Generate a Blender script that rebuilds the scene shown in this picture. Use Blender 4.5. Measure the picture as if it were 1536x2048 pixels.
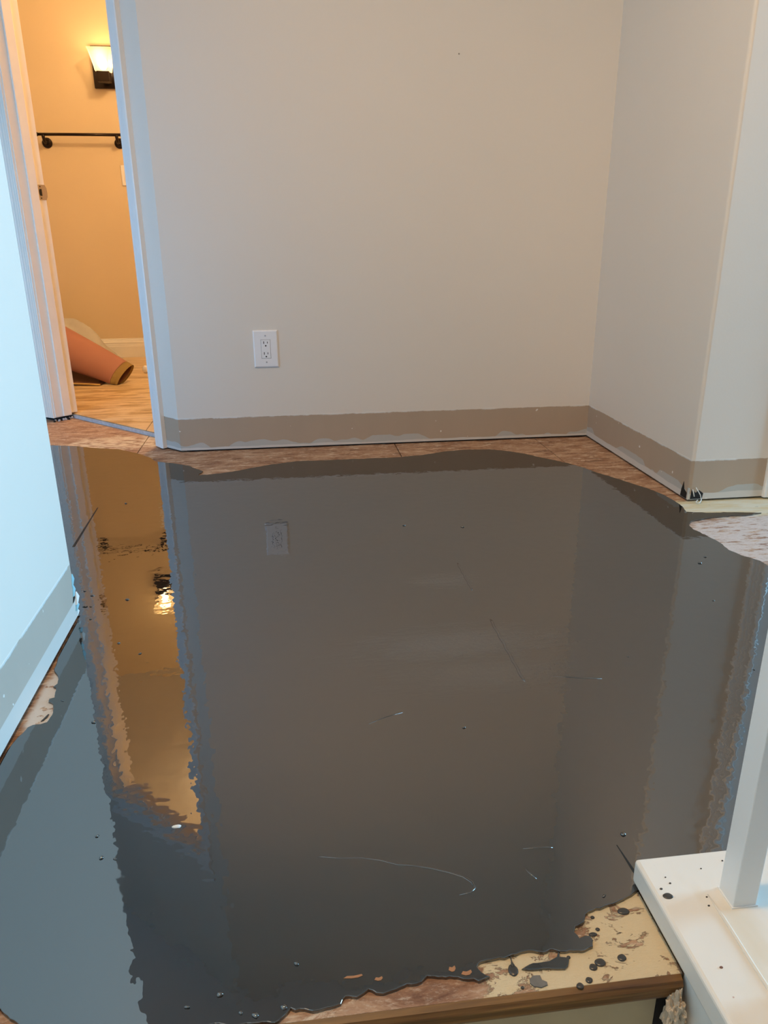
import bpy, bmesh, math, random
from mathutils import Vector, Matrix, noise as mnoise
random.seed(7)
D = bpy.data
for o in list(D.objects): D.objects.remove(o)
SC = bpy.context.scene
COL = SC.collection

# ------------------------------------------------------------------ camera
F_PX = 1503.4                                   # focal length in pixels of the 1536 px wide frame
cam = D.cameras.new('camera'); camo = D.objects.new('camera', cam); COL.objects.link(camo)
cam.sensor_fit = 'HORIZONTAL'; cam.sensor_width = 36.0; cam.lens = F_PX / 1536.0 * 36.0
cam.clip_start = 0.02; cam.clip_end = 60
CR, CU, CF = (0.9921697, -0.1246974, -0.0070606), (0.04898177, 0.33648122, 0.94041543), (0.1148916, 0.93339753, -0.33995437)
camo.matrix_world = Matrix(((CR[0], CU[0], -CF[0], 0.0), (CR[1], CU[1], -CF[1], 0.0), (CR[2], CU[2], -CF[2], 0.7491), (0, 0, 0, 1)))
SC.camera = camo

# ------------------------------------------------------------------ world, exposure, lights
w = D.worlds.new('sky'); SC.world = w; w.use_nodes = True
w.node_tree.nodes['Background'].inputs[0].default_value = (0.55, 0.78, 1.0, 1)
w.node_tree.nodes['Background'].inputs[1].default_value = 1.0
vs = SC.view_settings
vs.view_transform = 'Standard'; vs.look = 'None'; vs.gamma = 1.0; vs.use_curve_mapping = False
vs.exposure = 0.0

def area(name, loc, rot, sx, sy, power, col):
    l = D.lights.new(name, 'AREA'); l.shape = 'RECTANGLE'; l.size = sx; l.size_y = sy
    l.energy = power; l.color = col
    o = D.objects.new(name, l); COL.objects.link(o); o.location = loc; o.rotation_euler = rot
    return o
def point(name, loc, power, col, r=.03):
    l = D.lights.new(name, 'POINT'); l.energy = power; l.color = col; l.shadow_soft_size = r
    o = D.objects.new(name, l); COL.objects.link(o); o.location = loc
    return o
WIN_Y0, WIN_Y1, WIN_Z0, WIN_Z1, WIN_X = 0.50, 1.95, 0.06, 2.10, 5.2
# daylight coming in through the window in the wall on the right
area('window_daylight', (WIN_X + .12, (WIN_Y0 + WIN_Y1) / 2, (WIN_Z0 + WIN_Z1) / 2), (0, math.radians(90), 0), WIN_Z1 - WIN_Z0, WIN_Y1 - WIN_Y0, 90, (0.35, 0.72, 1.0)).data.spread = math.radians(75)
# daylight from the hall window on the left, behind the near wall
HW_X0, HW_X1, HW_Z0, HW_Z1, HW_Y = -2.17, -1.35, 0.12, 1.15, 1.45
area('hall_window_daylight', ((HW_X0 + HW_X1) / 2, HW_Y - .06, (HW_Z0 + HW_Z1) / 2), (math.radians(90), 0, 0), HW_X1 - HW_X0, HW_Z1 - HW_Z0, 23, (0.18, 0.55, 1.0)).data.spread = math.radians(140)


# ------------------------------------------------------------------ scene measures (metres)
YB, XR, YRET = 2.8227, 1.1688, 2.0133           # outlet wall, alcove side wall, return wall
XC = -0.4225                                    # where the outlet wall meets the angled door wall
XL, YL = -0.4688, 1.487                         # near wall on the left, its end
ZP = 0.1276                                     # top of the band where the baseboard was
CEIL = 2.86
R2 = math.sqrt(.5)
C0 = Vector((XC, YB, 0)); DU = Vector((-R2, R2, 0)); DN = Vector((R2, R2, 0))
def dg(s, d, z=0.0): return C0 + DU * s + DN * d + Vector((0, 0, z))

# ------------------------------------------------------------------ helpers
def link(name, me, mat=None, parent=None):
    o = D.objects.new(name, me); COL.objects.link(o)
    if mat is not None:
        for m in (mat if isinstance(mat, (list, tuple)) else [mat]): me.materials.append(m)
    if parent is not None: o.parent = parent
    return o
def from_bm(name, bm, mat=None, parent=None, smooth=False):
    bmesh.ops.recalc_face_normals(bm, faces=bm.faces)
    me = D.meshes.new(name); bm.to_mesh(me); bm.free()
    if smooth: me.polygons.foreach_set('use_smooth', [True] * len(me.polygons))
    return link(name, me, mat, parent)
def empty(name, loc=(0, 0, 0)):
    o = D.objects.new(name, None); COL.objects.link(o); o.location = loc; o.empty_display_size = .05
    return o
def tag(o, label, cat, group=None):
    o['label'] = label; o['category'] = cat
    if group: o['group'] = group
    return o
def struct(o, label=None, cat=None):
    o['kind'] = 'structure'
    if label: o['label'] = label
    if cat: o['category'] = cat
    return o
def bm_box(bm, a, b):
    vs_ = [bm.verts.new((x, y, z)) for x in (a[0], b[0]) for y in (a[1], b[1]) for z in (a[2], b[2])]
    for f in ((0, 1, 3, 2), (4, 6, 7, 5), (0, 4, 5, 1), (2, 3, 7, 6), (0, 2, 6, 4), (1, 5, 7, 3)): bm.faces.new([vs_[i] for i in f])
    return vs_
def box(name, a, b, mat, parent=None, bevel=0.0, seg=2):
    bm = bmesh.new(); bm_box(bm, a, b)
    if bevel: bmesh.ops.bevel(bm, geom=bm.edges[:], offset=bevel, segments=seg, affect='EDGES', profile=.5)
    return from_bm(name, bm, mat, parent)
def bm_prism(bm, pts, vec):
    """closed polygon of 3-D points swept along vec"""
    a = [bm.verts.new(p) for p in pts]; b = [bm.verts.new(Vector(p) + Vector(vec)) for p in pts]
    bm.faces.new(a); bm.faces.new(b[::-1]); n = len(a)
    for i in range(n): bm.faces.new((a[i], a[(i + 1) % n], b[(i + 1) % n], b[i]))
def prism(name, pts, vec, mat, parent=None, bevel=0.0):
    bm = bmesh.new(); bm_prism(bm, pts, vec)
    if bevel: bmesh.ops.bevel(bm, geom=bm.edges[:], offset=bevel, segments=2, affect='EDGES', profile=.5)
    return from_bm(name, bm, mat, parent)
def dbox(name, s0, s1, d0, d1, z0, z1, mat, parent=None, bevel=0.0):
    """box in the frame of the angled door wall (s along the wall, d into it)"""
    return prism(name, [dg(s0, d0, z0), dg(s1, d0, z0), dg(s1, d1, z0), dg(s0, d1, z0)], (0, 0, z1 - z0), mat, parent, bevel)
def bm_tube(bm, pts, r, n=10, cap=True):
    rings = []; pts = [Vector(p) for p in pts]
    for i, p in enumerate(pts):
        t = (pts[min(i + 1, len(pts) - 1)] - pts[max(i - 1, 0)]).normalized()
        a = t.cross(Vector((0, 0, 1)));  a = a.normalized() if a.length > .01 else Vector((1, 0, 0))
        b = t.cross(a); rr = r[i] if isinstance(r, (list, tuple)) else r
        rings.append([bm.verts.new(p + (a * math.cos(k * math.tau / n) + b * math.sin(k * math.tau / n)) * rr) for k in range(n)])
    for i in range(len(rings) - 1):
        for k in range(n): bm.faces.new((rings[i][k], rings[i][(k + 1) % n], rings[i + 1][(k + 1) % n], rings[i + 1][k]))
    if cap: bm.faces.new(rings[0]); bm.faces.new(rings[-1][::-1])
def tube(name, pts, r, mat, parent=None, n=10):
    bm = bmesh.new(); bm_tube(bm, pts, r, n); return from_bm(name, bm, mat, parent, True)
def grid_surf(name, rows, mat, parent=None, smooth=True, solid=0.0, wrap=False):
    bm = bmesh.new(); vv = [[bm.verts.new(p) for p in r] for r in rows]; n = len(rows[0])
    for i in range(len(vv) - 1):
        for k in range(n if wrap else n - 1): bm.faces.new((vv[i][k], vv[i][(k + 1) % n], vv[i + 1][(k + 1) % n], vv[i + 1][k]))
    if solid: bmesh.ops.solidify(bm, geom=bm.faces[:], thickness=solid)
    return from_bm(name, bm, mat, parent, smooth)
def flat_shape(name, pts, z0, th, bev, mat, parent=None, smooth=True):
    """outline on the floor turned into a thin slab with a rounded rim"""
    cu = D.curves.new(name, 'CURVE'); cu.dimensions = '2D'; cu.fill_mode = 'BOTH'
    sp = cu.splines.new('POLY'); sp.points.add(len(pts) - 1); sp.use_cyclic_u = True
    for p, q in zip(sp.points, pts): p.co = (q[0], q[1], 0, 1)
    cu.extrude = th / 2 - bev; cu.bevel_depth = bev; cu.bevel_resolution = 2; cu.offset = -bev
    tmp = D.objects.new('tmp', cu); COL.objects.link(tmp)
    dgp = bpy.context.evaluated_depsgraph_get(); me = D.meshes.new_from_object(tmp.evaluated_get(dgp))
    D.objects.remove(tmp); D.curves.remove(cu)
    me.transform(Matrix.Translation((0, 0, z0 + th / 2))); me.name = name; me.materials.clear()
    me.polygons.foreach_set('use_smooth', [False] * len(me.polygons))
    return link(name, me, mat, parent)
def rough(pts, step, amp, seed=0, closed=True):
    out = []; n = len(pts)
    for i in range(n if closed else n - 1):
        a = Vector(pts[i][:2]); b = Vector(pts[(i + 1) % n][:2]); L = (b - a).length; k = max(1, int(L / step))
        nr = Vector((-(b - a).y, (b - a).x)).normalized() if L > 0 else Vector((0, 0))
        for j in range(k):
            p = a.lerp(b, j / k)
            if j: p = p + nr * amp * (mnoise.noise(Vector((p.x * 60, p.y * 60, seed))) + .6 * mnoise.noise(Vector((p.x * 170, p.y * 170, seed + 5))))
            out.append((p.x, p.y))
    return out

# ------------------------------------------------------------------ materials
class NT:
    def __init__(s, name):
        s.m = D.materials.new(name); s.m.use_nodes = True; s.t = s.m.node_tree
        s.bsdf = s.t.nodes['Principled BSDF']; s._co = None
    def n(s, typ, ins=None, **kw):
        x = s.t.nodes.new(typ)
        for k, v in kw.items(): setattr(x, k, v)
        for k, v in (ins or {}).items(): s.put(x.inputs[k], v)
        return x
    def put(s, sock, v):
        if isinstance(v, bpy.types.NodeSocket): s.t.links.new(v, sock)
        else:
            if sock.type == 'RGBA' and len(v) == 3: v = (*v, 1)
            sock.default_value = v
    def co(s):
        if s._co is None: s._co = s.n('ShaderNodeTexCoord').outputs['Object']
        return s._co
    def xyz(s):
        x = s.n('ShaderNodeSeparateXYZ', {0: s.co()}); return x.outputs
    def math(s, op, a, b=0.0, c=None, clamp=False):
        x = s.n('ShaderNodeMath', {0: a, 1: b}, operation=op); x.use_clamp = clamp
        if c is not None: s.put(x.inputs[2], c)
        return x.outputs[0]
    def noise(s, scale, stretch=(1, 1, 1), detail=4, rough=.55, off=(0, 0, 0), out='Fac', dist=0.0):
        mp = s.n('ShaderNodeMapping', {'Vector': s.co(), 'Scale': stretch, 'Location': off})
        x = s.n('ShaderNodeTexNoise', {'Vector': mp.outputs[0], 'Scale': scale, 'Detail': detail, 'Roughness': rough, 'Distortion': dist})
        return x.outputs[out]
    def step(s, v, lo, hi):
        x = s.n('ShaderNodeMapRange', {'Value': v, 'From Min': lo, 'From Max': hi}); x.interpolation_type = 'SMOOTHSTEP'
        return x.outputs[0]
    def mix(s, f, a, b):
        x = s.n('ShaderNodeMix', data_type='RGBA'); s.put(x.inputs['Factor'], f); s.put(x.inputs[6], a); s.put(x.inputs[7], b)
        return x.outputs[2]
    def ramp(s, f, stops):
        x = s.n('ShaderNodeValToRGB', {0: f}); el = x.color_ramp.elements
        while len(el) < len(stops): el.new(.5)
        for e, (p, c) in zip(el, stops): e.position = p; e.color = (*c, 1)
        return x.outputs[0]
    def bump(s, h, strength, dist=.001, prev=None):
        x = s.n('ShaderNodeBump', {'Height': h, 'Strength': strength, 'Distance': dist})
        if prev is not None: s.put(x.inputs['Normal'], prev)
        return x.outputs[0]
    def ellipse(s, cx, cy, rx, ry, wob, soft=.25):
        """1 inside an irregular patch on the floor, 0 outside"""
        X = s.xyz()
        a = s.math('MULTIPLY', s.math('SUBTRACT', X[0], cx), 1 / rx); b = s.math('MULTIPLY', s.math('SUBTRACT', X[1], cy), 1 / ry)
        r = s.math('SQRT', s.math('ADD', s.math('MULTIPLY', a, a), s.math('MULTIPLY', b, b)))
        r = s.math('ADD', r, wob)
        return s.math('SUBTRACT', 1.0, s.step(r, 1 - soft, 1 + soft))
    def done(s, color=None, rough=None, normal=None, **kw):
        if color is not None: s.put(s.bsdf.inputs['Base Color'], color)
        if rough is not None: s.put(s.bsdf.inputs['Roughness'], rough)
        if normal is not None: s.put(s.bsdf.inputs['Normal'], normal)
        for k, v in kw.items(): s.put(s.bsdf.inputs[k.replace('_', ' ')], v)
        return s.m
def plain(name, col, rough=.5, var=.06, scale=30, bump=0.0, **kw):
    t = NT(name); f = t.noise(scale, detail=3)
    c = t.mix(f, tuple(x * (1 - var) for x in col), tuple(min(1, x * (1 + var)) for x in col))
    nm = t.bump(t.noise(scale * 6, detail=2), bump, .001) if bump else None
    return t.done(c, rough, nm, **kw)

WALLC = (0.80, 0.755, 0.69)
def wall_mat(name, low_strip=0.0, patches=1.0, tan=(0.47, 0.375, 0.285)):
    t = NT(name); X = t.xyz(); z = X[2]
    wob = t.math('MULTIPLY', t.math('SUBTRACT', t.noise(45, (1, 1, .3), 5, .7), .5), .006)
    zz = t.math('ADD', z, wob)
    above = t.step(zz, ZP - .0006, ZP + .0006)
    base = t.mix(t.noise(3, detail=2), tuple(c * .985 for c in WALLC), tuple(c * 1.01 for c in WALLC))
    tanc = t.mix(t.noise(9, (1, 1, .4), 3), tuple(c * .93 for c in tan), tuple(c * 1.06 for c in tan))
    # old caulk ridge along the top of the band
    rid = t.math('MULTIPLY', t.step(zz, ZP - .0035, ZP - .001), t.math('SUBTRACT', 1.0, t.step(z, ZP + .002, ZP + .004)))
    rid = t.math('MULTIPLY', rid, t.step(t.noise(11, (1, 1, .2), 4, off=(3, 1, 0)), .44, .56))
    # grey skim coat and bare primer along the bottom
    lim = t.math('ADD', low_strip, t.math('MULTIPLY', t.step(t.noise(3.3, (1, 1, .05), 3, off=(.4, .8, 0)), .38, .56), .040 * patches))
    lim = t.math('ADD', lim, t.math('MULTIPLY', wob, .8))
    skim = t.math('SUBTRACT', 1.0, t.step(t.math('SUBTRACT', z, lim), -.001, .001))
    lim2 = t.math('ADD', low_strip + .006, t.math('MULTIPLY', t.noise(5, (1, 1, .05), 4, off=(7, 2, 0)), .02 * patches))
    prim = t.math('SUBTRACT', 1.0, t.step(t.math('SUBTRACT', z, lim2), -.001, .001))
    speck = t.step(t.noise(55, detail=1, off=(5, 5, 5)), .765, .79)
    c = t.mix(skim, tanc, (0.50, 0.50, 0.475)); c = t.mix(prim, c, (0.66, 0.635, 0.60))
    c = t.mix(speck, c, (0.78, 0.76, 0.72)); c = t.mix(above, c, base); c = t.mix(rid, c, (0.84, 0.83, 0.80))
    h = t.math('ADD', t.math('MULTIPLY', t.noise(140, detail=3), .35), t.math('MULTIPLY', above, 1.6))
    h = t.math('ADD', h, rid)
    return t.done(c, .55, t.bump(h, .5, .0008))
M = {}
M['wall_back'] = wall_mat('painted_wall_old_band')
M['wall_right'] = wall_mat('painted_wall_return', .012, .9)
M['wall_left'] = wall_mat('painted_wall_primer_strip', .040, .0, (0.50, 0.44, 0.38))  # tan band paler here, the strong daylight on it put into the colour
M['wall_plain'] = plain('painted_wall', WALLC, .55, .015, 4, .12)
M['wall_bath'] = plain('bathroom_wall_paint', (0.76, 0.63, 0.44), .5, .02, 5, .5)
M['ceiling'] = plain('ceiling_paint', (0.8, 0.79, 0.77), .8, .02, 6)
M['trim'] = plain('white_trim_paint', (0.86, 0.86, 0.85), .35, .02, 20)
M['jamb'] = plain('cream_jamb_paint', (0.90, 0.84, 0.75), .4, .04, 12)
M['dark'] = plain('gap_shade', (0.012, 0.011, 0.011), .9)  # near-black, shade of gaps and cavities put into the colour
M['plastic'] = plain('white_plastic', (0.90, 0.91, 0.94), .25, .01)
M['slot'] = plain('black_slot', (0.006, 0.006, 0.006), .6)
M['bronze'] = plain('oil_rubbed_bronze', (0.022, 0.013, 0.010), .3, .1, 40, 0, Metallic=.6)
M['nickel'] = plain('satin_nickel', (0.52, 0.44, 0.34), .38, .1, 60, 0, Metallic=.8)
M['steel'] = plain('galvanised_bead', (0.72, 0.77, 0.78), .35, .1, 50, 0, Metallic=.5)
M['mortar'] = plain('grey_mortar', (0.50, 0.50, 0.53), .9, .35, 60, .9)
M['grout'] = plain('grout', (0.25, 0.19, 0.12), .9)
M['pink'] = plain('pink_vinyl', (0.74, 0.37, 0.29), .42, .05, 6)
M['pink_back'] = plain('pink_vinyl_underside', (0.30, 0.13, 0.08), .6, .05, 6)
M['edge'] = plain('tan_vinyl_edge', (0.55, 0.38, 0.13), .5)
M['cloth'] = plain('cream_cloth', (0.88, 0.86, 0.82), .8, .05, 20, .2)
M['paper'] = plain('torn_paper', (0.80, 0.80, 0.78), .8, .05)
M['bluetear'] = plain('torn_blue_paper', (0.30, 0.56, 0.66), .8, .2, 80)
M['fibre'] = plain('frayed_plaster', (0.66, 0.56, 0.43), .95, .35, 120, 1.0)

def rail_mat():
    t = NT('worn_white_rail_paint')
    y = t.step(t.noise(9, (1.5, .6, 1), 3), .45, .75)
    c = t.mix(y, (0.80, 0.79, 0.75), (0.74, 0.68, 0.56))
    c = t.mix(t.step(t.noise(70, detail=2), .74, .78), c, (0.55, 0.38, 0.33))
    return t.done(c, .38, t.bump(t.noise(25, detail=4), .2, .0015))
M['rail'] = rail_mat()

def tile_mat():
    t = NT('wood_look_tile')
    g = t.noise(4.5, (.8, 3.4, 1), 7, .68, dist=1.2)
    c = t.ramp(g, [(.30, (0.30, 0.18, 0.075)), (.44, (0.52, 0.36, 0.18)), (.54, (0.72, 0.55, 0.34)), (.75, (0.74, 0.58, 0.37))])
    return t.done(c, .3, t.bump(g, .1, .001))
M['tile'] = tile_mat()

def ply_mat():
    t = NT('stained_plywood_subfloor')
    g = t.noise(9, (1.0, 3.4, 2), 8, .72, dist=.9)
    fine = t.noise(75, (1, 2.6, 2), 6, .75)
    wood = t.ramp(g, [(.30, (0.15, 0.065, 0.035)), (.43, (0.31, 0.155, 0.085)), (.54, (0.47, 0.28, 0.17)), (.70, (0.66, 0.46, 0.31))])
    wood = t.mix(t.math('MULTIPLY', t.step(fine, .50, .66), .5), wood, (0.64, 0.50, 0.38))
    # dried glue and paint smeared in streaks
    smear = t.step(t.noise(24, (.8, 2.4, 1), 8, .75, off=(2, 3, 0), dist=.5), .53, .62)
    wood = t.mix(t.math('MULTIPLY', smear, .8), wood, (0.76, 0.61, 0.46))
    scar = t.step(t.noise(34, (.6, 2.6, 1), 6, .7, off=(8, 2, 0)), .60, .68)
    wood = t.mix(t.math('MULTIPLY', scar, .75), wood, (0.12, 0.055, 0.035))
    wb = t.math('MULTIPLY', t.math('SUBTRACT', t.noise(16, (1, 1.6, 1), 5, .65), .5), 1.5)
    holes = t.step(t.noise(19, (1, 1.5, 1), 8, .72, off=(1, 7, 0), dist=.6), .54, .57)
    # cream paint by the top step
    cream = t.math('MULTIPLY', t.ellipse(.33, .57, .17, .085, wb, .05), t.math('SUBTRACT', 1.0, t.math('MULTIPLY', holes, .95)))
    c = t.mix(cream, wood, t.mix(t.noise(14), (0.72, 0.56, 0.32), (0.76, 0.66, 0.47)))
    # cream and whitewashed patches beside the return wall
    cream2 = t.ellipse(1.40, 1.95, .42, .085, t.math('MULTIPLY', wb, .7), .12)
    c = t.mix(cream2, c, t.mix(t.step(t.noise(12, (.6, 3, 1), 4), .4, .6), (0.72, 0.58, 0.34), (0.76, 0.70, 0.55)))
    ww = t.math('MULTIPLY', t.ellipse(1.33, 1.70, .36, .17, t.math('MULTIPLY', wb, .5), .1), t.step(t.noise(34, (.5, 2.0, 1), 7, .75, off=(4, 4, 0)), .40, .50))
    c = t.mix(ww, c, t.mix(fine, (0.55, 0.44, 0.40), (0.80, 0.74, 0.71)))
    # pale residue along the near wall
    res_ = t.math('MULTIPLY', t.ellipse(-.425, 1.18, .040, .17, t.math('MULTIPLY', wb, .35), .15), t.step(t.noise(60, detail=3), .34, .44))
    c = t.mix(res_, c, (0.74, 0.68, 0.62))
    # bright smear across the door threshold
    th_ = t.math('MULTIPLY', t.ellipse(-.62, 3.02, .26, .10, wb, .2), t.step(t.noise(20, (1, 3, 1), 4, off=(6, 1, 0)), .40, .55))
    c = t.mix(th_, c, (0.74, 0.62, 0.46))
    dk = t.step(t.noise(30, (1, 2.5, 1), 3, off=(9, 9, 0)), .70, .76)
    c = t.mix(dk, c, (0.05, 0.03, 0.025))
    h = t.math('ADD', t.math('ADD', fine, g), t.math('MULTIPLY', cream, .8))
    return t.done(c, .75, t.bump(h, .8, .0025))
M['ply'] = ply_mat()
M['ply_edge'] = None
def edge_mat():
    t = NT('stained_step_edge')
    g = t.noise(4, (1, 6, 40), 5, .6)
    c = t.ramp(g, [(.3, (0.05, 0.02, 0.008)), (.5, (0.16, 0.075, 0.022)), (.68, (0.30, 0.16, 0.05))])
    return t.done(c, .4, t.bump(g, .3, .001))
M['ply_edge'] = edge_mat()
M['riser'] = plain('cream_riser_paint', (0.50, 0.43, 0.28), .6, .18, 14, .3)

def slurry_mat(name, col=(0.017, 0.0145, 0.0115)):
    t = NT(name)
    big = t.noise(1.6, (1, 1.5, 1), 3); mid = t.noise(7, (1, 1.8, 1), 4)
    c = t.mix(big, tuple(x * .86 for x in col), tuple(x * 1.14 for x in col))
    wob = t.math('MULTIPLY', t.math('SUBTRACT', t.noise(22, (.6, 2, 1), 5, .7), .5), 2.6)
    # spots where the skin is already drying over the floor seam
    d1 = t.ellipse(.29, 1.27, .15, .055, wob, .7); d2 = t.ellipse(.33, 1.56, .06, .03, wob, .7); d3 = t.ellipse(.31, 1.16, .13, .05, wob, .7)
    dry = t.math('MAXIMUM', t.math('MAXIMUM', d1, t.math('MULTIPLY', d2, .8)), t.math('MULTIPLY', d3, .6))
    c = t.mix(t.math('MULTIPLY', dry, .6), c, (0.050, 0.052, 0.053))
    ro = t.math('ADD', t.math('ADD', .012, t.math('MULTIPLY', t.step(t.noise(2.2, detail=2, off=(3, 3, 0)), .45, .7), .025)), t.math('MULTIPLY', dry, .16))
    # slack waves, fine skin wrinkles, and the crinkled drying spot
    n1 = t.bump(t.noise(6, (1, 1, 1), 2), .04, .01)
    n2 = t.bump(t.noise(34, (1, 1, 1), 2, .5), .22, .0012, n1)
    n3 = t.bump(t.math('MULTIPLY', t.noise(130, (1.6, .6, 1), 3), dry), 1.0, .0014, n2)
    return t.done(c, t.math('ADD', .5, t.math('MULTIPLY', dry, .2)), n3, IOR=1.6, Coat_Weight=1.0, Coat_Roughness=ro, Coat_IOR=2.5, Specular_IOR_Level=0.0, Coat_Normal=n3)
M['slurry'] = slurry_mat('wet_levelling_compound')
M['slurry_drop'] = plain('splashed_levelling_compound', (0.055, 0.053, 0.050), .25, .1, 60)
M['chip'] = plain('bare_wood_chip', (0.38, 0.18, 0.085), .7, .2, 80)

def glass_mat():
    t = NT('frosted_glass_shade')
    tr = t.n('ShaderNodeBsdfTranslucent', {'Color': (1.0, 0.93, 0.80)})
    tp = t.n('ShaderNodeBsdfTransparent', {'Color': (1, 1, 1)})
    gl = t.n('ShaderNodeBsdfGlossy', {'Color': (1, 1, 1), 'Roughness': .15})
    a = t.n('ShaderNodeMixShader', {0: .45, 1: tr.outputs[0], 2: tp.outputs[0]})
    b = t.n('ShaderNodeMixShader', {0: .06, 1: a.outputs[0], 2: gl.outputs[0]})
    t.t.links.new(b.outputs[0], t.t.nodes['Material Output'].inputs['Surface'])
    return t.m
M['glass'] = glass_mat()
def bulb_mat(name, col, st):
    t = NT(name)
    return t.done((1, .9, .7), .4, None, Emission_Color=col, Emission_Strength=st)
M['bulb'] = bulb_mat('lit_bulb', (1.0, 0.80, 0.48), 14)
M['dome'] = bulb_mat('lit_ceiling_dome', (1.0, 0.80, 0.52), 3.0)
def pane_mat():
    t = NT('window_glass')
    tp = t.n('ShaderNodeBsdfTransparent', {'Color': (.96, .98, 1)}); gl = t.n('ShaderNodeBsdfGlossy', {'Roughness': .02})
    b = t.n('ShaderNodeMixShader', {0: .05, 1: tp.outputs[0], 2: gl.outputs[0]})
    t.t.links.new(b.outputs[0], t.t.nodes['Material Output'].inputs['Surface'])
    return t.m
M['pane'] = pane_mat()

LAMP = (0.05, 0.64); LAMP_W = 107.0; SCONCE_W = 1.4; BATH_W = 48.0
# traced outlines on the floor, metres
POOL_LEFT = [(-0.4684, 1.0415), (-0.4679, 1.0444), (-0.4657, 1.0561), (-0.4622, 1.076), (-0.4546, 1.1015), (-0.4481, 1.1074), (-0.4355, 1.1085), (-0.4272, 1.1128), (-0.4246, 1.1321), (-0.4279, 1.1528), (-0.4316, 1.1652), (-0.442, 1.1741), (-0.4431, 1.1826), (-0.4351, 1.1853), (-0.4387, 1.2092), (-0.4427, 1.2194), (-0.4469, 1.2209), (-0.4423, 1.2307), (-0.4448, 1.2466), (-0.4495, 1.259), (-0.4596, 1.2751), (-0.4627, 1.283), (-0.4633, 1.3002), (-0.4667, 1.328), (-0.4691, 1.3458), (-0.4694, 1.3841), (-0.4709, 1.4314)]
POOL_BACK = [(-0.9305, 2.9942), (-0.8327, 2.9639), (-0.7395, 2.9158), (-0.6652, 2.8933), (-0.6033, 2.8402), (-0.5831, 2.8228), (-0.5557, 2.7905), (-0.5259, 2.7515), (-0.4946, 2.6932), (-0.4711, 2.6831), (-0.4478, 2.6731), (-0.4069, 2.6476), (-0.371, 2.623), (-0.3364, 2.5742), (-0.3149, 2.5467), (-0.3182, 2.5292), (-0.3298, 2.5015), (-0.2955, 2.5022), (-0.26, 2.511), (-0.2133, 2.5255), (-0.1636, 2.5545), (-0.0849, 2.5947), (0.0073, 2.6242), (0.124, 2.6224), (0.2419, 2.622), (0.3811, 2.6212), (0.4749, 2.6413), (0.5546, 2.6736), (0.6388, 2.6889), (0.7314, 2.6806), (0.785, 2.6507), (0.8356, 2.6075), (0.906, 2.5216), (0.9641, 2.4478), (0.9972, 2.3806), (1.0142, 2.3308), (1.0425, 2.2797), (1.0756, 2.21), (1.1088, 2.1377), (1.1263, 2.078), (1.1319, 2.0165), (1.1297, 1.9648), (1.1184, 1.9226), (1.1701, 1.9065), (1.2531, 1.8987), (1.3269, 1.8837), (1.2709, 1.8707), (1.2405, 1.8751), (1.1929, 1.8699), (1.1688, 1.8689), (1.1369, 1.8612), (1.0967, 1.8491), (1.0745, 1.8241), (1.0672, 1.787), (1.0791, 1.7428), (1.0871, 1.6863), (1.0827, 1.6389), (1.0986, 1.5955), (1.1207, 1.5651), (1.122, 1.5346)]
POOL_FRONT = [(0.383, 0.6572), (0.37, 0.6515), (0.3543, 0.6457), (0.3374, 0.642), (0.3237, 0.6395), (0.3129, 0.635), (0.309, 0.6282), (0.2949, 0.6205), (0.2911, 0.6138), (0.2941, 0.6053), (0.3016, 0.6075), (0.307, 0.6062), (0.3082, 0.6008), (0.3051, 0.593), (0.2939, 0.5892), (0.2779, 0.5913), (0.2661, 0.5916), (0.2601, 0.5949), (0.2473, 0.5928), (0.2321, 0.5973), (0.2125, 0.5949), (0.1979, 0.5928), (0.1883, 0.5919), (0.1762, 0.5906), (0.1703, 0.5851), (0.1733, 0.5787), (0.1816, 0.5724), (0.1684, 0.5681), (0.1638, 0.5717), (0.1578, 0.5719), (0.1475, 0.5757), (0.1389, 0.5779), (0.1149, 0.5816), (0.1074, 0.5756), (0.0915, 0.5751), (0.0798, 0.5708), (0.0654, 0.5677), (0.0578, 0.5695), (0.0506, 0.5746), (0.044, 0.5705), (0.0375, 0.5673), (0.0254, 0.5697), (0.0203, 0.5622), (0.0093, 0.5598), (-0.0088, 0.5581), (-0.0267, 0.5613), (-0.0313, 0.5642), (-0.0364, 0.5583), (-0.0475, 0.5508)]
DROPS = [(0.3065, 0.5751), (0.2969, 0.5708), (0.2866, 0.5566), (0.2746, 0.5517), (0.3326, 0.5776), (0.36, 0.6358), (0.3206, 0.6323), (0.3202, 0.6159), (0.3123, 0.6103), (0.2092, 0.5786), (0.2743, 0.5857), (0.2131, 0.5574), (0.3055, 0.6445)]
PDROPS = [(0.4001, 0.6154), (0.3973, 0.6258), (0.4113, 0.6321), (0.41, 0.6411), (0.4899, 0.6559), (0.4582, 0.6479), (0.4119, 0.5231), (0.4434, 0.6082), (0.4395, 0.5967)]
BLOB = [(0.2181, 0.5774), (0.2327, 0.583), (0.2515, 0.5831), (0.2611, 0.587), (0.2651, 0.5969), (0.2681, 0.5965), (0.2645, 0.5865), (0.2743, 0.5839), (0.2696, 0.5744), (0.265, 0.5713), (0.2417, 0.5748), (0.23, 0.5746)]
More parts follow.
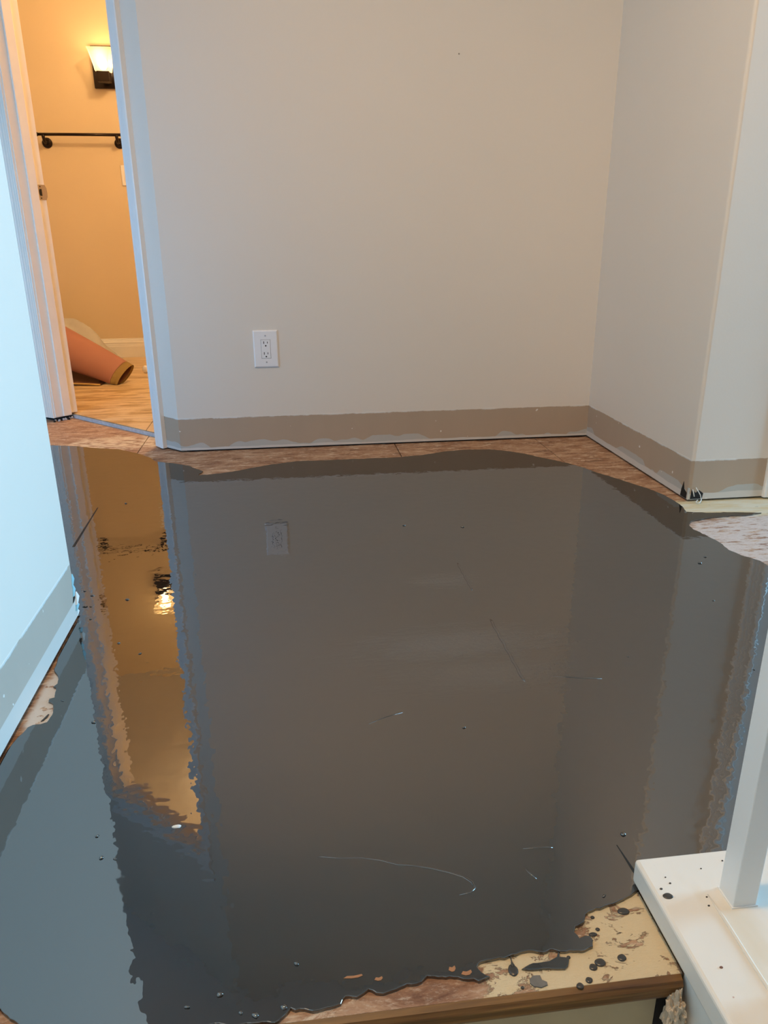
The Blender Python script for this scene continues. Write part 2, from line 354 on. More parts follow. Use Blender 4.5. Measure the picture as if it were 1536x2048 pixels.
LUMPS = [(0.9675, 1.5708), (0.9986, 1.6036), (0.8923, 1.3765), (0.6082, 1.1785), (0.2517, 1.0042), (0.8164, 1.1037), (-0.4874, 1.6182), (-0.4646, 1.5902), (-0.4553, 1.536), (-0.4672, 1.5377), (-0.4414, 1.4761), (-0.5132, 2.2327), (-0.3821, 1.56), (-0.3617, 1.3639), (-0.3499, 1.1009), (-0.4179, 1.1724), (-0.3131, 1.3167), (-0.2712, 0.7982), (-0.2534, 0.7937), (-0.2857, 0.8375), (-0.0249, 0.6138), (-0.105, 0.5881), (-0.1379, 0.5786), (-0.0385, 0.5656), (-0.0674, 0.5608), (-0.0825, 0.5653), (0.4091, 0.7485), (0.3445, 0.6565), (0.2928, 1.9272), (0.4506, 1.8927)]
CHIPS = [(0.0354, 0.5908), (0.0623, 0.5849), (0.1573, 0.5795), (0.1428, 0.5862)]

# ================================================================== structure
# ---- floor: plywood panels with open seams
fl = empty('floor'); struct(fl)
px = [-2.2, -.587, .392, .956, 2.175, 3.4, WIN_X]
for i in range(6):
    x0, x1 = px[i] + (.0015 if i else 0), px[i + 1] - .0015
    prism('plywood_panel', [(x0, .552, -.019), (x1, .552, -.019), (x1, 3.9, -.019), (x0, 3.9, -.019)], (0, 0, .019), M['ply'], fl, .001)
box('joist_deck', (-2.2, .56, -.06), (WIN_X, 3.9, -.02), M['dark'], fl)

# ---- top step below the plywood edge, and the flight going down
st = empty('floor_stairs'); struct(st)
# rounded stained nosing under the plywood edge
nz = [(.552, -.0005), (.546, -.003), (.543, -.009), (.5435, -.020), (.547, -.027), (.553, -.030), (.565, -.030), (.565, -.0195), (.5525, -.0195)]
prism('nosing', [(-XL * 0 - .4688, y, z) for y, z in nz], (.388 + .4688, 0, 0), M['ply_edge'], st)
box('riser_board', (-.4688, .5545, -.190), (.366, .566, -.0305), M['riser'], st)
for k in range(1, 6):
    z = -.19 * k; y1 = .5535 - .27 * (k - 1)
    box('tread', (-.4688, y1 - .285, z - .03), (.388, y1, z), M['riser'], st, .003)
    box('riser_board', (-.4688, y1 - .27, z - .19), (.388, y1 - .258, z - .031), M['riser'], st)
low = box('floor_lower', (-.62, -2.6, -1.2), (.8, .55, -1.16), M['riser']); struct(low)

# ---- outlet wall
wb = box('wall_back', (XC, YB, .007), (XR + .02, YB + .10, CEIL), M['wall_back']); struct(wb)
box('sole_plate', (XC + .02, YB + .014, 0), (XR, YB + .09, .0065), M['dark'], wb)
# ---- alcove side wall and return wall: one chase with a rounded corner bead
r = .010; foot = [(XR, YB + .10), (XR, YRET + r)]
foot += [(XR + r - r * math.cos(a), YRET + r - r * math.sin(a)) for a in [math.radians(v) for v in (11, 22, 34, 45, 56, 68, 79)]]
foot += [(XR + r, YRET), (WIN_X, YRET), (WIN_X, YB + .10)]
bm = bmesh.new(); bm_prism(bm, [(x, y, .007) for x, y in foot], (0, 0, CEIL - .007))
wr = from_bm('wall_right', bm, M['wall_right']); struct(wr)
for p in wr.data.polygons: p.use_smooth = abs(p.normal.z) < .5
wr.data.set_sharp_from_angle(angle=math.radians(30))
box('sole_plate', (XR + .014, YRET + .014, 0), (WIN_X - .01, YB + .09, .0065), M['dark'], wr)
# broken drywall at the bead's foot, black patches painted for the dark holes
bmx = bmesh.new()
bm_prism(bmx, [(XR - .0008, YRET + .006, .008), (XR - .0008, YRET + .043, .008), (XR - .0008, YRET + .040, .030), (XR - .0008, YRET + .031, .056), (XR - .0008, YRET + .024, .034), (XR - .0008, YRET + .006, .026)], (.004, 0, 0))
from_bm('drywall_hole_shade', bmx, M['dark'], wr)
bmx = bmesh.new()
bm_prism(bmx, [(XR + .008, YRET - .0008, .009), (XR + .046, YRET - .0008, .009), (XR + .048, YRET - .0008, .026), (XR + .034, YRET - .0008, .036), (XR + .024, YRET - .0008, .028), (XR + .010, YRET - .0008, .040)], (0, .004, 0))
from_bm('drywall_hole_shade', bmx, M['dark'], wr)
prism('corner_bead', [(XR - .0012, YRET + .005, .0075), (XR - .0008, YRET - .0008, .0075), (XR + .0035, YRET - .0012, .0075), (XR + .0035, YRET + .001, .0075), (XR + .002, YRET + .002, .0075), (XR + .001, YRET + .005, .0075)], (0, 0, .036), M['steel'], wr)
tube('paper_shred', [(XR + .022, YRET - .001, .045), (XR + .027, YRET - .006, .036), (XR + .034, YRET - .010, .024), (XR + .037, YRET - .014, .010), (XR + .030, YRET - .020, .0035), (XR + .021, YRET - .022, .0025), (XR + .020, YRET - .014, .004), (XR + .027, YRET - .012, .009)], .0014, M['paper'], wr, 6)
tube('paper_shred', [(XR + .012, YRET - .001, .040), (XR + .015, YRET - .004, .030), (XR + .018, YRET - .005, .018)], .0016, M['paper'], wr, 6)

# ---- angled wall with the bathroom door
SR, SLJ = .148, .875                                # jamb faces of the opening
wd = empty('wall_diagonal'); struct(wd)
prism('wall_panel', [dg(0, 0, .007), dg(.13, 0, .007), dg(.13, .10, .007), dg(-.041, .10, .007)], (0, 0, CEIL - .007), M['wall_back'], wd)
dbox('wall_panel', .893, 1.40, 0, .10, .012, CEIL, M['wall_back'], wd)
dbox('wall_header', .13, .893, 0, .10, 2.06, CEIL, M['wall_plain'], wd)
dbox('sole_plate', .02, .128, .012, .09, 0, .0065, M['dark'], wd)
dbox('sole_plate', .880, 1.38, .004, .09, 0, .011, M['dark'], wd)

dr = empty('door_1', dg(.51, 0)); struct(dr, 'cream bathroom door frame with moulded casing in the angled wall', 'door frame')
dr.location = (0, 0, 0)
# moulded casing profile: (across from the opening outward, thickness)
prof = [(.000, 0), (.000, .008), (.003, .010), (.012, .010), (.016, .012), (.024, .0125), (.028, .0145), (.040, .0155), (.044, .0185), (.056, .019), (.0605, .017), (.0605, 0)]
def casing(name, sgn, s0, z0, z1, d0=0.0, nsgn=-1, mat=None):
    return prism(name, [dg(s0 + sgn * a, d0 + nsgn * b, z0) for a, b in prof], (0, 0, z1 - z0), mat or M['trim'], dr)
casing('casing', -1, SR - .003, .006, 2.055)
casing('casing', 1, SLJ + .005, .016, 2.055, mat=M['jamb'])
prism('head_casing', [dg(SR - .0635, -b, 2.052 + a) for a, b in prof], DU * (SLJ - SR + .13), M['trim'], dr)
casing('casing', -1, SR - .003, .021, 2.055, .10, 1)
casing('casing', 1, SLJ + .005, .026, 2.055, .10, 1, M['jamb'])
dbox('jamb', SR - .018, SR, -.001, .104, .008, 2.052, M['jamb'], dr)
jl = dbox('jamb', SLJ, SLJ + .0178, -.001, .072, .018, 2.052, M['jamb'], dr, .001)
dbox('jamb', SLJ + .0003, SLJ + .0178, .0722, .106, .0265, 2.052, M['jamb'], dr, .001)
dbox('head_jamb', SR, SLJ, -.001, .104, 2.035, 2.052, M['jamb'], dr)
dbox('stop', SLJ - .011, SLJ - .0002, .034, .071, .020, 2.034, M['jamb'], dr, .0015)
dbox('stop', SR + .0002, SR + .011, .034, .071, .022, 2.034, M['jamb'], dr, .0015)
dbox('head_stop', SR + .0115, SLJ - .0115, .034, .071, 2.0235, 2.0348, M['jamb'], dr, .001)
# strike plate let into the jamb beside the stop
def sp_plate():
    bm = bmesh.new(); z0, z1 = .915, .973
    out = [(.0735, z0 + .006), (.077, z0), (.106, z0), (.112, z0 + .012), (.1135, (z0 + z1) / 2), (.112, z1 - .012), (.106, z1), (.077, z1), (.0735, z1 - .006)]
    pts = [dg(SLJ - .0014, d + (.000), z) for d, z in out]
    bm_prism(bm, pts, DU * .0012)
    o = from_bm('strike_plate', bm, M['nickel'], dr)
    b2 = bmesh.new(); bm_prism(b2, [dg(SLJ - .0018, d, z) for d, z in ((.079, .936), (.0785, .944), (.079, .952), (.082, .957), (.0905, .957), (.0905, .931), (.082, .931))], DU * .0008)
    from_bm('latch_hole', b2, M['slot'], o)
    for z in (.922, .966):
        b3 = bmesh.new(); bmesh.ops.create_cone(b3, cap_ends=True, segments=12, radius1=.0026, radius2=.0022, depth=.001)
        bmesh.ops.rotate(b3, verts=b3.verts, matrix=Matrix.Rotation(math.radians(90), 3, 'Y')); bmesh.ops.rotate(b3, verts=b3.verts, matrix=Matrix.Rotation(math.radians(-45), 3, 'Z'))
        bmesh.ops.translate(b3, verts=b3.verts, vec=dg(SLJ - .0019, .085, z)); from_bm('screw', b3, M['slot'], o)
sp_plate()
# rough dark edge below the left jamb
for k in range(9):
    s = SLJ - .004 + random.uniform(-.006, .012); d = -.012 + .011 * k
    b = bmesh.new(); bmesh.ops.create_icosphere(b, subdivisions=1, radius=.007)
    for v in b.verts: v.co *= random.uniform(.7, 1.25)
    bmesh.ops.translate(b, verts=b.verts, vec=dg(s, d, .004)); from_bm('plaster_crumb', b, M['mortar'] if k % 3 else M['dark'], dr)

# ---- near wall on the left
wl = box('wall_left', (XL - .12, -2.5, .010), (XL, YL, CEIL), M['wall_left']); struct(wl)
box('sole_plate', (XL - .11, .57, 0), (XL - .012, YL - .014, .0095), M['dark'], wl)
box('skirt_board', (XL - .11, -2.5, -1.16), (XL - .002, .552, .0095), M['wall_plain'], wl)
for (dy, z0, z1, m, ex) in ((.0, .078, .104, 'bluetear', .0015), (-.004, .058, .080, 'bluetear', .002), (.003, .036, .062, 'paper', .0045), (-.001, .024, .040, 'bluetear', .0035), (.001, .010, .022, 'paper', .0015), (-.010, .046, .060, 'dark', .0008)):
    b = bmesh.new(); y = YL + dy
    bm_prism(b, [(XL - .012, y - .012, z0), (XL + ex, y - .010, z0 + .002), (XL + ex * 1.2, y + .003, (z0 + z1) / 2), (XL + ex * .6, y - .002, z1), (XL - .012, y - .004, z1)], (0, .006, 0))
    from_bm('torn_edge', b, M[m], wl)

# ---- walls that close the rest of the landing
for nm, a, b_ in (('wall_hall_end', (-2.2, 3.812, 0), (-1.412, 3.92, CEIL)), ('wall_behind', (-.60, -2.62, -1.16), (WIN_X, -2.5, CEIL))):
    struct(box(nm, a, b_, M['wall_plain']))
struct(box('wall_hall_side', (-2.3, 1.35, 0), (-2.2, 3.92, CEIL), M['wall_plain']))
wh = empty('wall_hall_near'); struct(wh)
for a, b_ in (((-2.2, 1.35, 0), (HW_X0, HW_Y, CEIL)), ((HW_X1, 1.35, 0), (XL - .121, HW_Y, CEIL)), ((HW_X0, 1.35, 0), (HW_X1, HW_Y, HW_Z0)), ((HW_X0, 1.35, HW_Z1), (HW_X1, HW_Y, CEIL))):
    box('wall_panel', a, b_, M['wall_plain'], wh)
ww = empty('wall_window'); struct(ww)
X0, X1 = WIN_X, WIN_X + .12
for a, b_ in (((X0, -2.62, -1.16), (X1, WIN_Y0, CEIL)), ((X0, WIN_Y1, -1.16), (X1, YB + .1, CEIL)), ((X0, WIN_Y0, -1.16), (X1, WIN_Y1, WIN_Z0)), ((X0, WIN_Y0, WIN_Z1), (X1, WIN_Y1, CEIL))):
    box('wall_panel', a, b_, M['wall_plain'], ww)
wi = empty('window_1'); struct(wi)
ym = (WIN_Y0 + WIN_Y1) / 2
for a, b_ in (((X0 + .01, WIN_Y0, WIN_Z0), (X0 + .05, WIN_Y0 + .05, WIN_Z1)), ((X0 + .01, WIN_Y1 - .05, WIN_Z0), (X0 + .05, WIN_Y1, WIN_Z1)), ((X0 + .01, WIN_Y0 + .0505, WIN_Z0), (X0 + .05, WIN_Y1 - .0505, WIN_Z0 + .06)), ((X0 + .01, WIN_Y0 + .0505, WIN_Z1 - .05), (X0 + .05, WIN_Y1 - .0505, WIN_Z1)), ((X0 + .015, ym - .02, WIN_Z0 + .061), (X0 + .045, ym + .02, WIN_Z1 - .051))):
    box('window_frame', a, b_, M['trim'], wi)
w2 = empty('window_2'); struct(w2)
for a, b_ in (((HW_X0, HW_Y - .05, HW_Z0), (HW_X0 + .05, HW_Y - .01, HW_Z1)), ((HW_X1 - .05, HW_Y - .05, HW_Z0), (HW_X1, HW_Y - .01, HW_Z1)), ((HW_X0 + .0505, HW_Y - .05, HW_Z0), (HW_X1 - .0505, HW_Y - .01, HW_Z0 + .05)), ((HW_X0 + .0505, HW_Y - .05, HW_Z1 - .05), (HW_X1 - .0505, HW_Y - .01, HW_Z1))):
    box('window_frame', a, b_, M['trim'], w2)
box('pane', (HW_X0 + .051, HW_Y - .033, HW_Z0 + .051), (HW_X1 - .051, HW_Y - .029, HW_Z1 - .051), M['pane'], w2)
for y0, y1 in ((WIN_Y0 + .051, ym - .021), (ym + .021, WIN_Y1 - .051)):
    box('pane', (X0 + .027, y0, WIN_Z0 + .061), (X0 + .031, y1, WIN_Z1 - .051), M['pane'], wi)
struct(box('ceiling', (-2.3, -2.62, CEIL), (WIN_X + .12, 5.42, CEIL + .06), M['ceiling']))
# landing floor strip right of the stairs
struct(box('floor_side', (.80, -2.5, -.06), (WIN_X, .551, -.001), M['ply']))

# ---- far right: casing of the next door in the return wall
d2 = empty('door_2'); struct(d2)
XD = 1.408
prism('casing', [(XD + .0605 - a, YRET - b, .006) for a, b in [(.0605 - q, t_) for q, t_ in prof]][::1], (0, 0, 2.04), M['trim'], d2)
box('door_slab', (XD + .066, YRET - .004, .012), (XD + .80, YRET - .001, 2.03), M['trim'], d2)

# ---- bathroom shell
ZF = .020
bf = empty('floor_bath'); struct(bf)
def clip(poly, p0, nrm):
    out = []
    for i in range(len(poly)):
        a, b = Vector(poly[i]), Vector(poly[(i + 1) % len(poly)]); da, db = (a - p0).dot(nrm), (b - p0).dot(nrm)
        if da >= 0: out.append(a)
        if da * db < 0: out.append(a.lerp(b, da / (da - db)))
    return out
P0 = dg(0, .085).to_2d(); N0 = DN.to_2d()
def bathpoly(x0, x1, y0, y1, z0, z1, name, mat):
    pl = clip([(x0, y0), (x1, y0), (x1, y1), (x0, y1)], P0, N0)
    if len(pl) > 2: prism(name, [(p.x, p.y, z0) for p in pl], (0, 0, z1 - z0), mat, bf, .0006 if name == 'tile' else 0)
bathpoly(-2.3, .2, 2.93, 5.3, .0005, .0165, 'mortar_bed', M['mortar'])
P0 = dg(0, .088).to_2d()
bathpoly(-2.3, .2, 2.935, 5.3, .0166, ZF - .0012, 'grout_bed', M['grout'])
g = .0018
for r_, (y0, y1) in enumerate(((2.85, 3.36), (3.36, 3.865), (3.865, 4.37), (4.37, 4.875), (4.875, 5.298))):
    off = -.600 if r_ % 2 == 0 else -1.087
    for k in range(-2, 2):
        bathpoly(max(-2.298, off + .975 * k) + g, min(.198, off + .975 * (k + 1)) - g, y0 + g, y1 - g, .0167, ZF, 'tile', M['tile'])
for nm, a, b_ in (('wall_bath_back', (-2.3, 5.3, 0), (.2, 5.42, CEIL)), ('wall_bath_left', (-2.42, 3.93, 0), (-2.3, 5.42, CEIL)), ('wall_bath_right', (.2, YB + .101, 0), (.32, 5.42, CEIL)), ('wall_bath_front', (XC + .0, YB + .101, .02), (.2, YB + .15, CEIL))):
    struct(box(nm, a, b_, M['wall_bath']))
struct(prism('ceiling_bath', [(XC + .1, 2.93, 2.44), (.32, 2.93, 2.44), (.32, 5.42, 2.44), (-2.42, 5.42, 2.44), (-2.42, 3.93, 2.44), (-1.43, 3.93, 2.44)], (0, 0, .04), M['ceiling']))
# stepped baseboard of the bathroom
bbp = [(0, 0), (.016, 0), (.016, .072), (.0145, .077), (.0145, .083), (.013, .087), (.013, .101), (.009, .106), (.008, .112), (.005, .117), (.005, .122), (0, .124)]
bb = prism('baseboard_bath', [(-2.298, 5.2995 - d, ZF + .0005 + z) for d, z in bbp], (2.49, 0, 0), M['trim']); struct(bb)

# ================================================================== things
# ---- self levelling compound
PF = POOL_FRONT; PB = POOL_BACK; PL = [(max(x, XL + .0012), y) for x, y in POOL_LEFT]
front = [(.3925, .661)] + PF + [(-.10, .556), (-.20, .561), (-.29, .572), (-.316, .590), (-.330, .603), (-.36, .598), (-.41, .612), (XL + .0012, .640)]
outline = rough(front, .004, .0022, 1, False) + [(XL + .0012, .66), (XL + .0012, 1.02)] + rough(PL, .006, .0015, 2, False) + [(XL + .0012, 1.46), (XL + .0012, 1.495), (-.60, 1.52), (-.80, 1.60), (-1.05, 1.95), (-1.22, 2.45), (-1.14, 2.86), (-1.03, 2.985)]
outline += rough(PB, .010, .0035, 3, False) + [PB[-1], (1.24, 1.49), (1.46, 1.42), (1.78, 1.22), (1.86, .95), (1.80, .70), (1.3, .678), (.398, .6765), (.3925, .674)]
pool = flat_shape('levelling_compound', outline, .0003, .0040, .0009, M['slurry'])
tag(pool, 'wet dark grey self-levelling cement poured across the subfloor, mirroring the walls', 'floor compound')
ZT = .0043
# seams and wrinkles telegraphing through the skin
def ridge(name, pts, r, mat=None, flat=.35):
    bm = bmesh.new(); bm_tube(bm, [(x, y, 0) for x, y in pts], [q * 1.5 for q in r] if isinstance(r, list) else r * 1.5, 8)
    for v in bm.verts: v.co.z = v.co.z * flat + ZT
    return from_bm(name, bm, mat or M['slurry'], pool, True)
ridge('seam_ridge', [(.384 + .001 * math.sin(k * 2.3), 1.655 - .012 * k) for k in range(14)], [.0005] + [.0016] * 12 + [.0004])
ridge('seam_ridge', [(.389 + .0008 * math.sin(k * 1.7), 1.36 - .012 * k) for k in range(21)], [.0010] + [.0018] * 19 + [.0004])
bm = bmesh.new(); bm_prism(bm, [(-.591, 2.206, ZT - .0002), (-.588, 2.206, ZT - .0002), (-.578, 1.896, ZT - .0002), (-.585, 1.896, ZT - .0002)], (0, 0, .0004)); from_bm('seam_gap_shade', bm, M['slot'], pool)  # flat black strips give the shade inside the open seams
bm = bmesh.new(); bm_prism(bm, [(.3925, .732, ZT - .0002), (.3935, .732, ZT - .0002), (.3985, .685, ZT - .0002), (.3945, .685, ZT - .0002)], (0, 0, .0004)); from_bm('seam_gap_shade', bm, M['slot'], pool)
ridge('skin_wrinkle', [(.005, .764), (.03, .7585), (.06, .755), (.084, .748), (.105, .738), (.125, .7335), (.145, .727), (.167, .717), (.183, .708), (.192, .698), (.193, .689), (.186, .683), (.172, .681)], [.0003, .0008, .001, .0013, .0014, .0013, .0014, .0014, .0014, .0014, .0012, .0009, .0003])
ridge('skin_wrinkle', [(.270, .742), (.286, .742), (.300, .741), (.309, .739)], [.0003, .0008, .001, .0004])
ridge('skin_wrinkle', [(.262, .713), (.266, .703), (.272, .692)], [.0003, .0008, .0003])
ridge('skin_wrinkle', [(.440, 1.135), (.47, 1.128), (.50, 1.120), (.53, 1.113)], [.0004, .0022, .0022, .0004], None, .25)
ridge('skin_wrinkle', [(.10, 1.035), (.13, 1.052), (.16, 1.06)], [.0004, .0016, .0004], None, .25)
# crumbs caught in the skin
for k, (x, y) in enumerate(LUMPS):
    b = bmesh.new(); bmesh.ops.create_icosphere(b, subdivisions=2, radius=1)
    rx = random.uniform(.0022, .0042) * (1.2 if y > 1.3 else 1) ; ry = rx * random.uniform(.4, .8); rz = rx * random.uniform(.35, .6)
    an = random.uniform(-.6, .6)
    for v in b.verts:
        q = v.co * (1 + .45 * mnoise.noise(v.co * 1.7 + Vector((k * 3.1, 0, 0))))
        v.co = Vector((q.x * rx * math.cos(an) - q.y * ry * math.sin(an), q.x * rx * math.sin(an) + q.y * ry * math.cos(an), max(-.3, q.z) * rz))
    bmesh.ops.translate(b, verts=b.verts, vec=(x, y, ZT + rz * .28))
    where = ('beside the bare wood step edge' if y < .7 else 'beside the torn end of the bright near wall' if x < -.33 and y < 1.75 else 'near the whitewashed wood patch' if x > .75 else 'at the foot of the bathroom doorway reflection' if x < -.2 else 'alone on the open wet floor')
    tag(from_bm('cement_lump', b, M['slurry'], None, True), 'tiny dark lump in wet cement ' + where, 'lump', 'cement lumps ' + where)
wl_ = bmesh.new(); bmesh.ops.create_icosphere(wl_, subdivisions=2, radius=1)  # glint on the wet skin, put in as a small white blob
for v in wl_.verts: v.co = Vector((v.co.x * .0065, v.co.y * .003, max(-.3, v.co.z) * .002)) * (1 + .4 * mnoise.noise(v.co * 2))
bmesh.ops.translate(wl_, verts=wl_.verts, vec=(-.1825, .8415, ZT + .0004))
tag(from_bm('painted_glint', wl_, M['paper'], None, True), 'single tiny white painted-on glint on the dark wet cement', 'glint')

def splat(name, x, y, rx, ry, z, h, mat, seed):
    b = bmesh.new(); rings = []; n = 18
    for q, zz in ((1.0, 0), (.97, .45), (.82, .85), (.5, 1.0)):
        rings.append([b.verts.new((x + rx * q * math.cos(a) * (1 + .14 * mnoise.noise(Vector((math.cos(a), math.sin(a), seed)))), y + ry * q * math.sin(a) * (1 + .14 * mnoise.noise(Vector((math.cos(a), math.sin(a), seed)))), z + zz * h)) for a in [k * math.tau / n for k in range(n)]])
    for i in range(3):
        for k in range(n): b.faces.new((rings[i][k], rings[i][(k + 1) % n], rings[i + 1][(k + 1) % n], rings[i + 1][k]))
    b.faces.new(rings[-1]); b.faces.new(rings[0][::-1])
    return from_bm(name, b, mat, None, True)
DR = [(.0062, .0050), (.0046, .0042), (.0040, .0036), (.0040, .0036), (.0050, .0044), (.0072, .0048), (.0024, .002), (.0026, .0022), (.0050, .0026), (.0056, .0072), (.0022, .0018), (.0020, .0016), (.0022, .0034)]
for k, ((x, y), (rx, ry)) in enumerate(zip(DROPS, DR)):
    lab = {0: 'largest round dark cement drip on the cream-painted wood', 5: 'wide oval dark cement drip on cream wood beside the rail board', 8: 'small elongated dark cement drip touching the poured edge', 9: 'teardrop dark cement drip at the end of the thin trickle', 4: 'round dark cement drip on the scuffed brown patch of cream wood'}.get(k)
    if lab is None: lab = 'medium round dark cement drip on the cream wood near the step edge' if rx > .003 else 'pinhead dark cement drip on the cream wood near the step edge'
    tag(splat('cement_drip', x, y, rx, ry, .0002, .0016, M['slurry_drop'], k), lab, 'drip', 'cement drips on the bare wood')
bl = flat_shape('cement_puddle', rough(BLOB, .004, .001, 8), .0003, .0026, .0009, M['slurry'])
tag(bl, 'small elongated dark cement puddle on the cream wood beside the poured edge', 'puddle')
trl = flat_shape('cement_trail', [(.2098, .600), (.2112, .600), (.2108, .588), (.2122, .583), (.2095, .5815), (.2078, .584), (.2098, .589)], .0003, .0022, .0004, M['slurry_drop'])
tag(trl, 'thin dark cement trickle running from the poured edge into a drip', 'trickle')
sm = flat_shape('cement_smear', rough([(.2235, .5655), (.228, .569), (.236, .5685), (.2365, .563), (.241, .560), (.2405, .5565), (.233, .5545), (.2255, .557), (.2225, .561)], .003, .001, 4), .0003, .0014, .0004, plain('grey_smear', (0.16, 0.155, 0.145), .6, .3, 90))
tag(sm, 'pale grey smeared cement patch on the cream wood at the step edge', 'smear')
lens = flat_shape('cement_spot', [(-.4395, 1.1195), (-.4370, 1.128), (-.4335, 1.139), (-.4312, 1.139), (-.4318, 1.131), (-.4355, 1.122)], .0003, .0016, .0005, M['slurry_drop'])
tag(lens, 'narrow dark cement spot on the pale residue beside the near wall', 'spot')
for k, (x, y) in enumerate(CHIPS):
    L = (.0105, .0045, .0060, .004)[k]; b = bmesh.new()
    pts = [(-L, -.0008), (-L * .6, .0012), (L * .1, .0006), (L * .9, .0016), (L, -.0002), (L * .5, -.0018), (-L * .2, -.0020)]
    bm_prism(b, [(x + a, y + c * (1 + .3 * k % 2), ZT - .0014) for a, c in pts], (0, 0, .0019)); 
    tag(from_bm('wood_chip', b, M['chip']), ('long orange wood splinter', 'short brown wood splinter', 'pale orange wood splinter', 'smallest brown wood splinter')[k] + ' poking out of the wet cement near the step edge', 'splinter', 'wood splinters in the cement')

# ---- frayed plaster clump at the end of the step
b = bmesh.new(); bmesh.ops.create_icosphere(b, subdivisions=4, radius=1)
for v in b.verts:
    p = v.co.copy(); n_ = 1 + .35 * mnoise.noise(p * 2.2) + .35 * mnoise.noise(p * 6) + .25 * mnoise.noise(p * 13)
    v.co = Vector((p.x * .0095 * n_, p.y * .011 * n_, p.z * .030 * n_)) + Vector((.3785, .5375, -.042))
tag(from_bm('plaster_clump', b, M['fibre']), 'crumbly beige plaster clump between the step end and the rail board', 'plaster')
b = bmesh.new(); bm_box(b, (.3665, .554, -.19), (.3875, .566, -.031)); gap = from_bm('gap_shadow_board', b, M['dark'], st)

# ---- stair railing: board, paint ridge, balusters, handrail
rl = empty('stair_railing', (.47, .672, .0066)); rl.location = (0, 0, 0)
tag(rl, 'white painted stair railing board with square baluster', 'railing')
bm = bmesh.new(); PX0, PX1, PZ0, PZ1 = .3865, .80, .0066, .0400
bm_box(bm, (PX0, -1.6, PZ0), (PX1, .6735, PZ1))
ed = [e for e in bm.edges]
bmesh.ops.bevel(bm, geom=ed, offset=.0045, segments=3, affect='EDGES', profile=.5)
from_bm('cap_board', bm, M['rail'], rl, False)
box('stringer', (.392, -1.6, -1.15), (.62, .5515, .0062), M['rail'], rl)
tube('paint_ridge', [(.4465 + .0006 * math.sin(k * 1.3), .612 - .03 * k, PZ1) for k in range(30)], [.0005] + [.0022] * 29, M['rail'], rl, 8)
for k, y in enumerate((.590, .462, .334, .206)):
    box('baluster', (.4640, y, PZ1 + .0005), (.4925, y + .0285, .90), M['trim'], rl, .0012)
    bmx = bmesh.new(); bm_prism(bmx, [(.4628, y - .0012, PZ1 - .0002), (.4937, y - .0012, PZ1 - .0002), (.4937, y + .0297, PZ1 - .0002), (.4628, y + .0297, PZ1 - .0002)], (0, 0, .0018)); from_bm('caulk_bead', bmx, M['trim'], rl)
box('handrail', (.446, .02, .9005), (.510, .66, .945), M['rail'], rl, .006)
PR = [.0060, .0018, .0014, .0010, .0012, .0010, .0019, .0012, .0014]
for k, ((x, y), r_) in enumerate(zip(PDROPS, PR)):
    o = splat('paint_drip', x, y, r_, r_ * .72, PZ1 - .0001, .0011, M['slurry_drop'] if k != 6 else plain('rust_spot', (.2, .1, .07), .6), 40 + k)
    tag(o, ('largest round dark cement drip on the white rail board' if k == 0 else 'tiny dark cement speck on the white rail board' if k != 6 else 'small rust-brown speck on the white rail board'), 'speck', None if k in (0, 6) else 'specks on the rail board')

# ---- duplex outlet
ox, oz = -.0833, .3784
ou = empty('wall_outlet', (ox, YB, oz)); tag(ou, 'oversized white rectangular duplex outlet plate on the beige wall', 'outlet')
W_, H_ = .0889 / 2, .1334 / 2
bm = bmesh.new()
def ring(w_, h_, y): return [bm.verts.new((sx * w_, y, sz * h_)) for sx, sz in ((-1, -1), (1, -1), (1, 1), (-1, 1))]
iw, ih = .0172, .0340
rg = [ring(W_, H_, -.0002), ring(W_, H_, -.003), ring(W_ - .004, H_ - .004, -.0062), ring(iw, ih, -.0066), ring(iw, ih, -.0035)]
for a, c in zip(rg[:-1], rg[1:]):
    for k in range(4): bm.faces.new((a[k], a[(k + 1) % 4], c[(k + 1) % 4], c[k]))
bm.faces.new(rg[0]); bm.faces.new(rg[-1])
from_bm('cover_plate', bm, M['plastic'], ou)
ins = box('receptacle', (-.0164, -.0072, -.0332), (.0164, -.0037, .0332), M['plastic'], ou, .0008)
box('gap', (-.0171, -.0042, -.0339), (.0171, -.0036, .0339), M['slot'], ou)
for dz in (.0195, -.0195):
    box('prong_slot', (-.0078, -.0075, dz - .0005), (-.0054, -.0071, dz + .0085), M['slot'], ins)
    box('prong_slot', (.0054, -.0075, dz + .0005), (.0076, -.0071, dz + .0075), M['slot'], ins)
    b = bmesh.new(); bmesh.ops.create_cone(b, cap_ends=True, segments=16, radius1=.0027, radius2=.0027, depth=.0006)
    bmesh.ops.rotate(b, verts=b.verts, matrix=Matrix.Rotation(math.radians(90), 3, 'X')); bmesh.ops.translate(b, verts=b.verts, vec=(0, -.0073, dz - .0075))
    from_bm('ground_hole', b, M['slot'], ins)
for dz in (.0475, -.0475):
    b = bmesh.new(); bmesh.ops.create_cone(b, cap_ends=True, segments=14, radius1=.0030, radius2=.0026, depth=.0012)
    bmesh.ops.rotate(b, verts=b.verts, matrix=Matrix.Rotation(math.radians(90), 3, 'X')); bmesh.ops.translate(b, verts=b.verts, vec=(0, -.0068, dz))
    from_bm('screw', b, plain('plate_screw', (.45, .46, .50), .4), ou)
# nail hole high on the outlet wall
b = bmesh.new(); bmesh.ops.create_cone(b, cap_ends=True, segments=10, radius1=.0028, radius2=.002, depth=.0014)
bmesh.ops.rotate(b, verts=b.verts, matrix=Matrix.Rotation(math.radians(90), 3, 'X')); bmesh.ops.translate(b, verts=b.verts, vec=(.611, YB - .0006, 1.332)); from_bm('nail_hole', b, plain('nail_mark', (.35, .3, .25), .7), wb)

